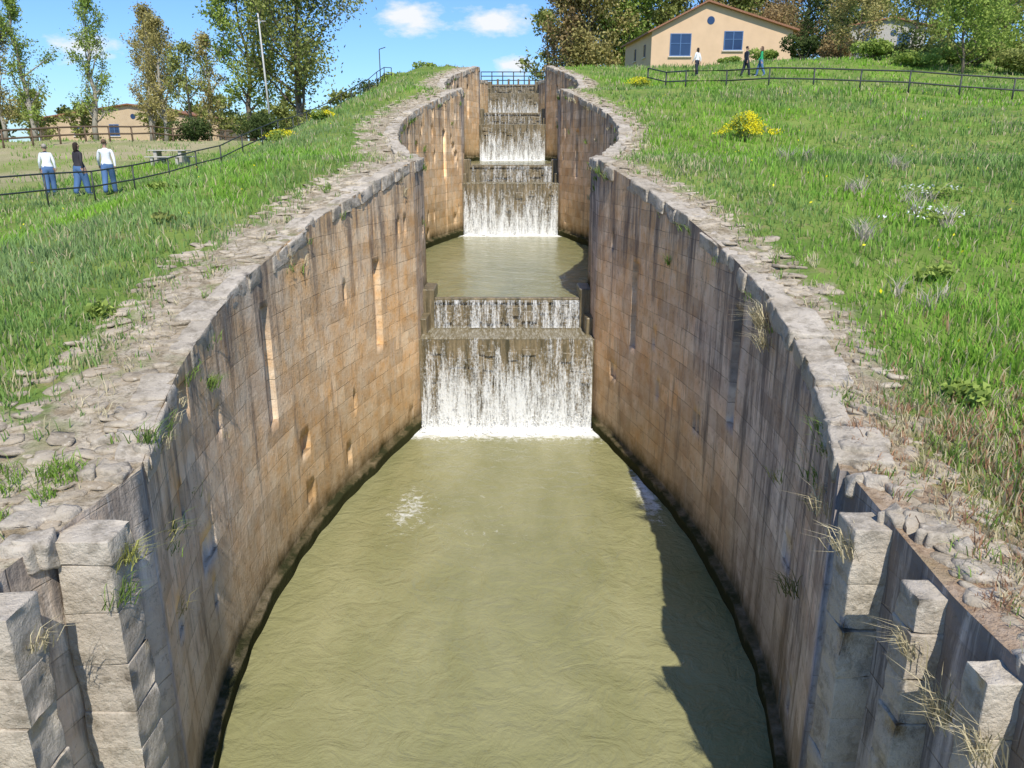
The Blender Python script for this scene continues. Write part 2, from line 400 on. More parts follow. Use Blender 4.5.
def curtain(name,parent,x0,x1,ytop,ybot,ztop,zbot,gain,offs,nz=26):
    xs=np.linspace(x0,x1,90); t=np.linspace(0,1,nz); V=[];UV=[];fa=[]
    for X in xs:
        for tt in t:
            u=max(0,(tt-.08)/.92); z=ztop-(ztop-zbot)*(u**1.15) if tt>.08 else ztop
            y=ytop+.12-(.12/.08)*tt if tt<.08 else ytop-(ytop-ybot)*math.sqrt(u)
            y+=.05*mnoise.noise(Vector((X*4,z*.7,g)))*(u+.1)
            V.append((X,y,z+.02)); UV.append((X+g*3.1,z)); fa.append(u)
    n=nz; F=np.array([(i*n+j,(i+1)*n+j,(i+1)*n+j+1,i*n+j+1) for i in range(89) for j in range(n-1)])
    o=fast(name,V,F,fallM,True,parent,{'fall':fa,'gain':[gain]*len(V),'off':[offs]*len(V)}); uvl=o.data.uv_layers.new(name='UVMap'); uvl.data.foreach_set('uv',np.array(UV,dtype=np.float32)[F.ravel()].ravel())
for i in range(4):
    g=GATES[i]; b=HH*i; W=Boxes(); E=empty('waterfall',(0,0,0))
    W.b(-2.75,2.75,g,g+1.5,b-1,b+2.48); W.b(-2.12,2.12,g+1.5,g+2.1,b-1,b+3.27)
    for k in range(30):
        x=R.uniform(-2.3,2.0); z=b+R.uniform(.1,2.1); W.b(x,x+R.uniform(.2,.5),g-.06,g+.1,z,z+R.uniform(.15,.3),j=.02)
    for k in range(14):
        x=R.uniform(-2.0,1.6); z=b+R.uniform(2.5,2.9); W.b(x,x+R.uniform(.2,.5),g+1.42,g+1.6,z,z+R.uniform(.15,.3),j=.02)
    W.obj('weir_stone',weirM,.02,E)
    Fm=Boxes(); Fm.b(-2.34,2.34,g-.005,g+1.48,b+2.47,b+2.50,j=.004); Fm.obj('ledge_film',filmM,0,E)
    Pi=Boxes()
    for s in (-1,1):
        a,c_=sorted((s*2.06,s*2.7)); Pi.b(a,c_,g+1.3,g+2.4,b+2.3,b+3.62,j=.02)
        a,c_=sorted((s*2.2,s*2.7)); Pi.b(a,c_,g+.5,g+1.3,b+2.3,b+2.95,j=.02)
    Pi.obj('side_pier',weirM,.03,E)
    Be=Boxes(); Be.b(-2.1,2.1,g+1.42,g+1.56,b+3.20,b+3.345); Be.obj('crest_beam',weirM,.02,E)
    far=-.015*i
    curtain('lower_fall',E,-2.33,2.33,g-.05,g-.36,b+2.48,b,.24,.0+far)
    curtain('upper_fall',E,-2.06,2.06,g+1.36,g+1.16,b+3.26,b+2.5,.03,.075+far*2,14)
    n=420 if i==0 else 120; P=[];S=[]
    for k in range(n):
        x=R.uniform(-2.3,2.3); d=abs(R.normal())*.16; s=R.uniform(.03,.08)
        P.append((x,g-.32-d,b+R.uniform(-.03,.04))); S.append((s*1.4,s*1.2,s*R.uniform(.3,.7)))
    for k in range(500 if i==0 else 100):
        x=R.uniform(-2.3,2.3); P.append((x,g-.30-abs(R.normal())*.18,b+abs(R.normal())*.25)); s=R.uniform(.005,.013); S.append((s,s,s*1.6))
    o=stones('foam',P,S,foamM,True); o.parent=E
E=empty('footbridge'); B=Boxes(); B.b(-3.4,3.4,84,85.2,13.45,13.72); B.b(-2.4,2.4,84.2,84.5,12.6,13.46); B.obj('deck',wood,.02,E)
T=Tubes()
for x in np.linspace(-3.3,3.3,7): T.add([(x,84.05,13.6),(x,84.05,14.9)],.05)
for z in (14.1,14.5,14.9): T.add([(-3.3,84.05,z),(3.3,84.05,z)],.045)
T.obj('railing',metal,E)
B=Boxes()
for x in (-1.6,-.5,.5,1.6): B.b(x-.1,x+.1,83.7,83.95,12.8,14.2,j=.01)
B.b(-2.3,2.3,83.75,83.9,13.2,13.4)
B.obj('sluice_posts',wood,.02,E)
# ---------------------------------------------------------------- grass
def blades(P,H,W,Cc,lean):
    n=len(P); a=R.uniform(0,2*np.pi,n); dx=np.cos(a)*W/2; dy=np.sin(a)*W/2
    la=R.uniform(0,2*np.pi,n); lx=np.cos(la)*lean*H; ly=np.sin(la)*lean*H
    V=np.zeros((n,5,3)); x,y,z=P.T
    V[:,0]=np.stack([x-dx,y-dy,z-.02],-1); V[:,1]=np.stack([x+dx,y+dy,z-.02],-1)
    V[:,2]=np.stack([x+dx*.7+lx*.35,y+dy*.7+ly*.35,z+H*.6],-1); V[:,3]=np.stack([x-dx*.7+lx*.35,y-dy*.7+ly*.35,z+H*.6],-1)
    V[:,4]=np.stack([x+lx,y+ly,z+H],-1)
    b=(np.arange(n)*5)[:,None]
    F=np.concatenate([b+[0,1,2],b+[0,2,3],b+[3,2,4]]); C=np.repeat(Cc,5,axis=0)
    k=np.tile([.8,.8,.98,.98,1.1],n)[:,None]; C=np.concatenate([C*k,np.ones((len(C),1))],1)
    return V.reshape(-1,3),F,C
def grass_object(name,n,per):
    r=np.exp(R.uniform(math.log(5),math.log(95),n)); th=R.uniform(-.87,.87,n)
    x=r*np.sin(th); y=r*np.cos(th)
    e=np.where(x<0,hw(y,-1),hw(y,1)); d=np.abs(x)-e
    pn=wob(x*1.3,y*1.3)
    keepw=np.where(x<0,1.6,.95)*(1+.5*(y<9)*(x<0))
    pr=np.clip((d-keepw*.45+pn*.6)/keepw,0.04,1)*(d>.3)
    pr*=np.where((x<-18)&(y>25),.12,1)
    pr*=np.where(y>80,0,1)
    pr*=.5+.5*sm((wob(x*.5+3,y*.6)+.35)*2)
    k=R.random(n)<pr; x,y,r,d=x[k],y[k],r[k],d[k]
    big=wob(x*.35,y*.35)
    x=np.repeat(x,per);y=np.repeat(y,per);r=np.repeat(r,per);d=np.repeat(d,per);big=np.repeat(big,per)
    sp=.05+r*.005; x=x+R.normal(size=len(x))*sp; y=y+R.normal(size=len(y))*sp
    dd=np.abs(x)-np.where(x<0,hw(y,-1),hw(y,1)); k=dd>.3; x,y,r,d,big=x[k],y[k],r[k],d[k],big[k]
    n=len(x); P=np.stack([x,y,gz(x,y)],-1)
    H=R.uniform(.06,.20,n)*(1+.8*np.clip(big,-.3,1))*np.clip(.5+d/3,.5,1.25); W=.009+r*.0010*R.uniform(.6,1.3,n)
    t=R.random(n)[:,None]; lime=sm((wob(x*.28+8,y*.22)+.12)*2.2)[:,None]
    C=(np.array([.165,.29,.065])*(1-t)+np.array([.28,.41,.12])*t)*(1-lime)+(np.array([.20,.40,.04])*(1-t)+np.array([.32,.53,.075])*t)*lime
    sage=((x<0)*.7+.2)*sm((wob(x*.4-3,y*.5+5)+.2)*1.5); C=C*(1-sage[:,None]*.5)+np.array([.33,.41,.21])*sage[:,None]*.5
    fine=wob(x*2.7+4,y*2.9)[:,None]; C=C*(1+.28*fine)
    dryp=.09+.4*np.clip(1.6-d,0,1)+.6*(x>0)*sm((9.8-y)/4)*sm((4.0-d)/2)+.22*sm((wob(x*.6-9,y*.6)-.1)*3)
    dr=(R.random(n)<dryp)[:,None]; dc=np.where(R.random(n)[:,None]<.4*(x>0)[:,None]*sm((13-y)/5)[:,None],np.array([.46,.27,.16]),np.array([.58,.50,.30]))
    C=np.where(dr,dc,C)
    V,F,CC=blades(P,H,W,C,R.uniform(.1,.75,n))
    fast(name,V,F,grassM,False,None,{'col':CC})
grass_object('grass',64000,6)
def tuft(name,spots):
    Vs=[];Fs=[];Cs=[];o=0
    for (x,y,z,h,n,c,out) in spots:
        P=np.tile([x,y,z],(n,1))+R.normal(size=(n,3))*[.05,.07,.03]
        C=np.array(c)*R.uniform(.7,1.25,(n,1)); V,F,CC=blades(P,R.uniform(.4,1,n)*h,np.full(n,.008+.0006*y),C,R.uniform(.2,1.1,n))
        V=V.reshape(n,5,3); V[:,2:4,0]+=out*.3*h; V[:,4,0]+=out*h*.9; V[:,4,2]-=.35*h*abs(out); V=V.reshape(-1,3)
        Vs.append(V);Fs.append(F+o);Cs.append(CC);o+=len(V)
    fast(name,np.concatenate(Vs),np.concatenate(Fs),grassM,False,None,{'col':np.concatenate(Cs)})
sp=[]
dry=(.62,.54,.34); gr=(.20,.30,.07)
sp+=[(3.85,11.0,4.95,.55,60,dry,-.7),(3.8,10.7,4.7,.4,40,dry,-.5),(3.12,6.0,4.05,.35,40,dry,-.5),(3.3,5.1,3.7,.35,50,dry,-.5),(3.32,4.6,3.5,.4,70,dry,-.4),(3.3,4.1,3.6,.4,60,dry,-.4),(3.35,7.1,3.9,.35,25,dry,-.5),
     (-3.1,5.9,4.0,.28,50,(.45,.45,.14),.5),(-3.15,5.75,3.7,.3,40,gr,.5),(-3.38,5.0,3.8,.25,30,dry,.5),(-3.6,7.4,3.3,.4,25,(.38,.35,.14),.5),(-3.62,7.6,2.3,.35,20,(.38,.35,.14),.4),(3.5,8.0,2.4,.35,40,(.16,.18,.07),-.4),(3.65,9.2,3.3,.2,18,(.4,.4,.16),-.4),(-3.95,10.,4.3,.28,80,gr,.5),(-3.5,7.3,4.5,.35,50,gr,.3)]
for i in range(130):
    s=R.choice([-1,1]); y=7.5+45*R.random()**1.4; h=float(hw(y,s)); z=float(topz(y))-R.choice([.32,.32,R.uniform(.4,1.8)])
    sp.append((s*h,y,z,R.uniform(.10,.32),int(R.integers(8,30)),dry if R.random()<.45 else gr,-s*R.uniform(.2,.6)))
tuft('wall_weeds',sp)
sp=[]
for i in range(420):
    s=R.choice([-1,1]); y=4+40*R.random()**1.3; d=R.uniform(.3,2.6); x=s*(float(hw(y,s))+d)
    sp.append((x,y,float(gz(x,y)),R.uniform(.08,.24),14,dry if R.random()<.5 else (.22,.35,.07),R.uniform(-.3,.3)))
for i in range(320):
    y=3.3+5.2*R.random(); d=R.uniform(.2,2.4); x=(float(hw(y,1))+d); q=R.random()
    sp.append((x,y,float(gz(x,y)),R.uniform(.07,.20),18,dry if q<.4 else ((.46,.27,.16) if q<.7 else (.24,.36,.08)),R.uniform(-.5,.5)))
for i in range(90):
    y=4.4+2.6*R.random(); d=R.uniform(.45,2.4); x=-(float(hw(y,-1))+d)
    sp.append((x,y,float(gz(x,y)),R.uniform(.10,.24),24,(.22,.35,.06),R.uniform(-.3,.3)))
tuft('dry_grass_tufts',sp)
# ---------------------------------------------------------------- foliage tools
def leaves(C,size,seedr=None):
    n=len(C); a=R.normal(size=(n,3)); a/=np.linalg.norm(a,axis=1)[:,None]; b=R.normal(size=(n,3)); b-=a*(a*b).sum(1)[:,None]; b/=np.linalg.norm(b,axis=1)[:,None]
    s=size*R.uniform(.6,1.3,n)[:,None]; V=np.stack([C-a*s,C+b*s*.55,C+a*s,C-b*s*.55],1).reshape(-1,3)
    return V,np.arange(n*4).reshape(n,4)
def shrub(name,x,y,rx,ry,rz,n,size,mat,z=None,parent=None,lumps=9):
    z=float(gz(x,y)) if z is None else z; C=[]; rn=[]
    T=Tubes(); 
    for k in range(lumps):
        a=R.uniform(0,6.28); q=R.uniform(.1,.75); c=np.array([x+math.cos(a)*rx*q,y+math.sin(a)*ry*q,z+rz*R.uniform(.25,.85)])
        T.add([(x,y,z-.1),tuple(c*.6+np.array([x,y,z])*.4),tuple(c)],[.03*rz,.02*rz,.008*rz],4)
        m_=n//lumps; v=R.normal(size=(m_,3)); v/=np.linalg.norm(v,axis=1)[:,None]; v*=R.uniform(.3,1,(m_,1))**.5
        v*=np.array([rx,ry,rz])*R.uniform(.28,.5); C.append(c+v); rn.append(np.clip(.5+v[:,2]/rz+R.normal(size=m_)*.2,0,1))  # leaf tone gets paler toward the top of each lump, with random spread
    C=np.concatenate(C); C[:,2]=np.maximum(C[:,2],z); V,F=leaves(C,size)
    E=parent or empty(name)
    T.obj('stems',bark,E); fast('foliage',V,F,mat,False,E,{'tone':np.repeat(np.concatenate(rn),4)})
    return E
def tree(name,x,y,H,spread,first,nb,nleaf,size,mat,barkm=bark,up=.5,z=None,r0=None,join=None,lean=0,fluff=.085):
    z=(float(gz(x,y)) if z is None else z)-.2; r0=r0 or H*.02
    T=join[0] if join else Tubes(); tp=[];N=9; px,py=x,y
    for i in range(N):
        tp.append(Vector((px,py,z+H*.92*i/(N-1)))); px+=R.normal()*H*.012+lean*H/N; py+=R.normal()*H*.012
    T.add(tp,[r0*(1-.88*i/(N-1)) for i in range(N)],7)
    C=[];rn=[]; per=max(4,nleaf//(nb*6))
    for k in range(nb):
        f=first+(1-first)*(k+R.random())/nb; f=min(f,.97); q=f*(N-1); i=int(min(q,N-2)); p=tp[i].lerp(tp[i+1],q-i)
        pf=math.sin(math.pi*min(1,((f-first)/(1-first)*.8+.22)))**.7
        a=k*2.4+R.normal()*.5; L=spread*pf*R.uniform(.65,1.15); u=up*R.uniform(.6,1.4)
        d=Vector((math.cos(a),math.sin(a),u)).normalized(); pts=[p]; 
        for s_ in range(4):
            d=(d+Vector((R.normal()*.14,R.normal()*.14,.10+R.normal()*.08))).normalized(); pts.append(pts[-1]+d*L/4)
        rb=r0*(1-.85*f)*.55; T.add(pts,[rb,rb*.75,rb*.5,rb*.3,rb*.12],5)
        for s_ in range(6):
            t=R.uniform(.3,1)*4; i2=int(min(t,3)); q2=pts[i2].lerp(pts[i2+1],t-i2)
            d2=(d+Vector((R.normal()*.7,R.normal()*.7,R.normal()*.4+.15))).normalized(); L2=L*R.uniform(.25,.5)
            e=q2+d2*L2; mid=q2+d2*L2*.5+Vector((0,0,L2*.06)); T.add([q2,mid,e],[rb*.3,rb*.2,rb*.06],4)
            if R.random()<.10: continue
            tt=R.uniform(.15,1.1,per)[:,None]; c=np.array(q2)+(np.array(e)-np.array(q2))*tt+R.normal(size=(per,3))*spread*fluff
            C.append(c); sh=R.uniform(.1,.9); rn.append(np.clip(sh+R.normal(size=per)*.18,0,1))
    C=np.concatenate(C); rn=np.concatenate(rn)
    if join: join[1].append(C); join[2].append(rn); return
    E=empty(name); T.obj('trunk_and_limbs',barkm,E); V,F=leaves(C,size); fast('crown',V,F,mat,False,E,{'tone':np.repeat(rn,4)}); return E
lfA=leafmat('leaf_spring_olive',(.16,.19,.045),(.38,.40,.13))
lfB=leafmat('leaf_poplar_bronze',(.27,.235,.08),(.52,.45,.18))
lfC=leafmat('leaf_bright_green',(.16,.24,.045),(.40,.49,.12))
lfD=leafmat('leaf_dark_green',(.035,.06,.02),(.13,.17,.055))
lfE=leafmat('leaf_brown',(.24,.17,.08),(.44,.32,.15))
flY=leafmat('yellow_petals',(.75,.62,.02),(.92,.82,.05),.2)
flW=leafmat('white_petals',(.7,.7,.65),(.85,.85,.8),.2)
tree('deciduous_tree',-18.6,72,18,7.6,.14,34,24000,.15,lfA,up=.8,fluff=.10)
tree('deciduous_tree',-24.6,76,15,4.6,.2,22,10000,.15,lfC,up=.8)
tree('young_tree',-29.5,74,9,3.0,.2,16,2600,.13,lfA,up=.9)
for (x,y,H,sp_,mt,nl) in ((-47.5,80,15,3.2,lfC,5600),(-43.5,84,15.5,3.2,lfC,5600),(-37.5,84,14.5,3.2,lfB,6200),(-34.5,80,12.5,3.0,lfB,5800),(-31.5,84,11.5,2.6,lfB,4600),(-40.5,90,13,3,lfB,4600),(-50.5,80,12,3.6,lfB,5500),(-54,76,9,3.8,lfE,7000)):
    tree('poplar_tree',x,y,H,sp_,.12,22,nl,.12,mt,barkL,up=1.3)
def mass(name,specs,mat,size,bk=bark):
    J=(Tubes(),[],[])
    for s in specs: tree(name,*s,mat,join=J,up=.6)
    E=empty(name); J[0].obj('trunks',bk,E); C=np.concatenate(J[1]); rn=np.concatenate(J[2]); V,F=leaves(C,size); fast('foliage',V,F,mat,False,E,{'tone':np.repeat(rn,4)})
mass('distant_trees',[(-95+i*5.+R.normal()*2,104+R.uniform(-5,6),R.uniform(3.5,7),3.0,.05,12,1300,.24) for i in range(16)],lfA,.24)
mass('distant_trees',[(-150+i*11.,190+R.uniform(-12,25),R.uniform(6,11),5.5,.05,12,1200,.5) for i in range(14)],lfD,.5)
tree('deciduous_tree',6.2,104,17,4.6,.08,26,10000,.2,lfE,up=.8,fluff=.11)
tree('deciduous_tree',9.6,102,17,5,.06,28,16000,.21,lfB,up=.7,fluff=.12)
tree('deciduous_tree',14.2,105,18,5.5,.06,28,18000,.21,lfC,up=.7,fluff=.12)
tree('deciduous_tree',19,108,21,6,.1,28,16000,.21,lfA,up=.7,fluff=.12)
tree('deciduous_tree',25,108,20,6,.1,28,15000,.21,lfB,up=.7,fluff=.12)
tree('deciduous_tree',30,106,19,6,.1,26,13000,.21,lfA,up=.7,fluff=.12)
tree('deciduous_tree',36,104,17,5.5,.1,26,11000,.2,lfE,up=.7,fluff=.12)
mass('distant_trees',[(4+i*4.5+R.normal(),120+R.uniform(-5,8),R.uniform(10,15),5,.03,14,2300,.3) for i in range(17)],lfA,.3)
tree('garden_tree',28.2,52,5.4,2.6,.12,20,5500,.10,lfC,up=.5,fluff=.12)
tree('garden_tree',32.0,58,7,3.2,.12,20,5500,.11,lfC,up=.5,fluff=.12)
tree('garden_tree',25.5,62,5.5,2.4,.12,18,4500,.10,lfB,up=.5,fluff=.12)
tree('garden_tree',38,66,9,4,.15,18,6000,.14,lfC,up=.5,fluff=.12)
tree('garden_tree',42,88,9,4,.1,18,6000,.14,lfA,up=.5,fluff=.12)
tree('pine_tree',31,84,9,3.4,.1,20,6000,.14,lfD,up=.2,fluff=.12)
tree('garden_tree',27,86,7,3.4,.1,20,5000,.14,lfE,up=.4,fluff=.12)
for (x,y,rx,rz,mt) in ((23.5,67,2,1.9,lfD),(26,66,2.2,1.9,lfE),(29,64,2.4,2.0,lfD),(32,63,2.5,1.8,lfA),(21,69,1.5,.9,lfC),(35,60,3,2,lfC),(30.5,55,2,1.3,lfA),(25,58,1.6,1,lfC),(38,58,3,2.4,lfA),(18.5,71,1.3,.5,lfC),(27,55,2.4,.9,lfC),(32,52,2.4,1.2,lfA)):
    shrub('garden_shrub',x,y,rx,rx*.8,rz,2400,.11,mt)
for (x,y,rx,rz,mt) in ((-9.5,66,1.6,1.1,lfC),(-7,70,1.8,1.2,lfC),(-12,72,2.6,2.4,lfD),(-16,68,3,2.2,lfA),(-20,66,3,2.2,lfD),(-26,66,2.2,1.8,lfD),(-6,74,1.5,1,lfA),(7,84,1.4,1.5,lfC),(9,84,2,1.8,lfC)):
    shrub('bush',x,y,rx,rx*.8,rz,2400,.12,mt)
def flowers(name,x,y,r,h,n,mat,ng=900):
    E=shrub(name,x,y,r,r,h,ng,.05,lfC); z=float(gz(x,y)); cs=R.normal(size=(14,2))*r*.42; ci=R.integers(0,14,n)
    q=cs[ci]+R.normal(size=(n,2))*r*.17; C=np.stack([x+q[:,0],y+q[:,1],z+h*(1.2-.5*np.clip((q**2).sum(1)/r**2,0,1.4))*R.uniform(.6,1.1,n)],-1); V,F=leaves(C,.032)
    fast('flowers',V,F,mat,False,E,{'tone':np.repeat(R.random(n),4)})
flowers('yellow_flower_clump',7.9,27.0,.68,.75,2000,flY)
flowers('yellow_flower_clump',7.0,45.5,.8,.5,600,flY)
flowers('yellow_flower_clump',-8.7,31,.75,.35,500,flY)
flowers('yellow_flower_clump',-7.6,33,.5,.3,300,flY)
flowers('white_flower_patch',8.3,15.5,.9,.2,90,flW,200)
flowers('white_flower_patch',9.2,17.2,.8,.2,60,flW,200)
n=520; x=np.where(R.random(n)<.3,-1,1)*R.uniform(5.5,20,n); y=R.uniform(9,42,n); C=np.stack([x,y,gz(x,y)+R.uniform(.12,.25,n)],-1); V,F=leaves(C,.03); fast('meadow_flowers',V,F,flY,False,None,{'tone':np.repeat(R.random(n),4)})
for (x,y,r,mt) in ((5.3,8.2,.25,lfC),(-6.5,15,.3,lfA),(-5.5,10.5,.25,lfC),(-8,18.5,.35,lfC),(5.9,6.6,.3,lfC),(6.8,12,.3,lfC)):
    shrub('broadleaf_weed',x,y,r,r,.22,260,.06,mt)
sp=[]
for (x,y) in ((6.6,14.2),(7.6,17.5),(8.5,15.3),(8.9,16.4),(6.1,11.2),(9.6,20),(8.,22.)):
    for k in range(3): xx=x+R.normal()*.25; yy=y+R.normal()*.25; sp.append((xx,yy,float(gz(xx,yy)),R.uniform(.3,.5),26,(.58,.50,.40),R.uniform(-.1,.1)))
tuft('dry_thistles',sp)
# ---------------------------------------------------------------- railings
def railing(name,pts,h,rails,mat,step=2.0,r=.025,pr=.03):
    T=Tubes(); P=[]
    for a,b in zip(pts[:-1],pts[1:]):
        L=math.dist(a,b); n=max(1,round(L/step))
        for i in range(n): P.append((a[0]+(b[0]-a[0])*i/n,a[1]+(b[1]-a[1])*i/n))
    P.append(pts[-1]); Z=[float(gz(x,y)) for x,y in P]
    for (x,y),z in zip(P,Z): T.add([(x,y,z-.2),(x,y,z+h)],pr,6)
    for f in rails: T.add([(x,y,z+h*f) for (x,y),z in zip(P,Z)],r,6)
    return T.obj(name,mat)
railing('metal_railing',[(-17.5,16),(-14.4,22),(-12.6,29.5),(-11.4,37),(-9.8,50),(-8.8,60)],.95,(1.0,.5),metal)
railing('metal_railing',[(7.6,46),(9,42.5),(14.5,39.5),(22,36),(34,32)],.95,(1.0,.5),metal,2.,.035,.04)
railing('wooden_fence',[(-42,38),(-33,46),(-29,58),(-24,75)],1.1,(.95,.5),wood,2.2,.06,.07)
T=Tubes(); x,y=-20.3,68; z=float(gz(x,y)); T.add([(x,y,z),(x-.3,y,z+10)],[.1,.06],8); T.add([(x-.6,y,z+9.4),(x+.3,y,z+9.4)],.03); T.obj('utility_pole',simple('pole_grey',(.52,.51,.48)))
T=Tubes(); x,y=-10.6,66; z=float(gz(x,y)); T.add([(x,y,z),(x,y,z+3.6)],[.05,.035],8); T.add([(x,y,z+3.6),(x+.5,y,z+3.75)],.03); T.obj('street_lamp',metal)
E=empty('picnic_table',(-16.6,39,float(gz(-16.6,39)))); B=Boxes(); B.b(-.9,.9,-.38,.38,.72,.77); B.b(-.9,.9,-.8,-.52,.42,.47); B.b(-.9,.9,.52,.8,.42,.47); B.obj('boards',simple('stone_table',(.5,.46,.4)),.01,E)
B=Boxes()
for s in (-.6,.6): B.b(s-.08,s+.08,-.3,.3,0,.72); B.b(s-.06,s+.06,-.75,-.57,0,.42); B.b(s-.06,s+.06,.57,.75,0,.42)
B.obj('legs',simple('stone_legs',(.46,.42,.36)),.01,E)
# ---------------------------------------------------------------- houses
render_=simple('ochre_render',(.66,.46,.29),.9,.12,1.2); roofm=M('terracotta_tiles'); p=roofm.pos()
wv=roofm.n('TexWave',{'Vector':p,'Scale':2.2,'Distortion':.3}); roofM=roofm.fin(roofm.mix(roofm.noise(p,4,4),(.30,.13,.075),(.46,.24,.14)),.85,roofm.bump(wv.outputs[0],.8,.08))
glass=simple('blue_window_glass',(.025,.05,.12),.12,.2,2,.6); frame=simple('window_frame_blue',(.09,.17,.33),.5); sill=simple('pale_trim',(.66,.58,.48))
def house(name,x0,x1,xa,y0,y1,zb,zl,zr,za,shift,wm,wins,sidewins):
    E=empty(name); V=[(x0,y0,zb),(x1,y0,zb),(x1,y0,zr),(xa,y0,za),(x0,y0,zl)]
    V+=[(a+shift,y1,c) for a,_,c in V]; F=[(0,1,2,3,4),(9,8,7,6,5)]+[(i,i+5,(i+1)%5+5,(i+1)%5) for i in range(5) if i not in (2,3)]
    o=pyd('walls',V,F,wm,parent=E); fixn(o.data)
    th=.16; ov=.45
    def slope(nm,a,b):
        (xa_,za_),(xb,zb_)=a,b; d=Vector((xb-xa_,zb_-za_)).normalized(); xb+=d.x*ov; zb_+=d.y*ov
        V=[(xa_,y0-ov,za_+.02),(xb,y0-ov,zb_+.02),(xb+shift,y1+ov,zb_+.02),(xa_+shift,y1+ov,za_+.02)]; V+= [(p[0],p[1],p[2]+th) for p in V]
        o=pyd(nm,V,BOXF,roofM,parent=E); fixn(o.data)
    slope('roof_left',(xa,za),(x0,zl)); slope('roof_right',(xa,za),(x1,zr))
    G=Boxes();Fr=Boxes();S=Boxes()
    for (a,b,c,d) in wins:
        G.b(a,b,y0-.02,y0+.02,c,d)
        w=.08
        for q in ((a-w,a,c-w,d+w),(b,b+w,c-w,d+w),((a+b)/2-w/2,(a+b)/2+w/2,c,d)): Fr.b(q[0],q[1],y0-.06,y0+.01,q[2],q[3])
        for q in ((a,b,d,d+w),(a,b,c-w,c),(a,b,(c+d)/2+.1,(c+d)/2+.15)): Fr.b(q[0],q[1],y0-.058,y0+.01,q[2],q[3])
        S.b(a-.2,b+.2,y0-.16,y0,c-w-.1,c-w)
    for t in sidewins:
        xx=x0+shift*t; yy=y0+(y1-y0)*t; zt=zl-.9; G.b(xx-.03,xx+.05,yy-.5,yy+.5,zt-1.1,zt); S.b(xx-.12,xx+.03,yy-.65,yy+.65,zt-1.2,zt-1.1)
    if wins:
        G.obj('window_glass',glass,0,E);Fr.obj('window_frames',frame,0,E);S.obj('sills',sill,0,E)
        T=Tubes(); T.add([(xa+.4,y0-.03,za-1.5),(xa+.4,y0+.05,za-1.5)],.35,16); T.obj('round_vent',glass,E,False)
    return E
house('ochre_house',12.9,26.0,17.9,78,88,12.5,17.85,17.95,20.3,-1.1,render_,[(14.7,16.5,15.8,17.6),(19.7,21.3,16.3,17.8)],[.25,.6])
house('stone_building',-66,-41,-53,112,124,7.5,11.3,11.3,13.2,0,simple('stone_ochre',(.55,.42,.27),.9,.2,1),[(-61,-59.8,9.2,10.6),(-56,-54.8,9.2,10.6),(-50,-48.8,9.2,10.6)],[])
house('concrete_building',38.5,47,43,96,104,15,20.8,20.8,21.6,0,simple('grey_render',(.42,.39,.35)),[(40,41.3,18.5,20),(44,45.3,18.5,20)],[])
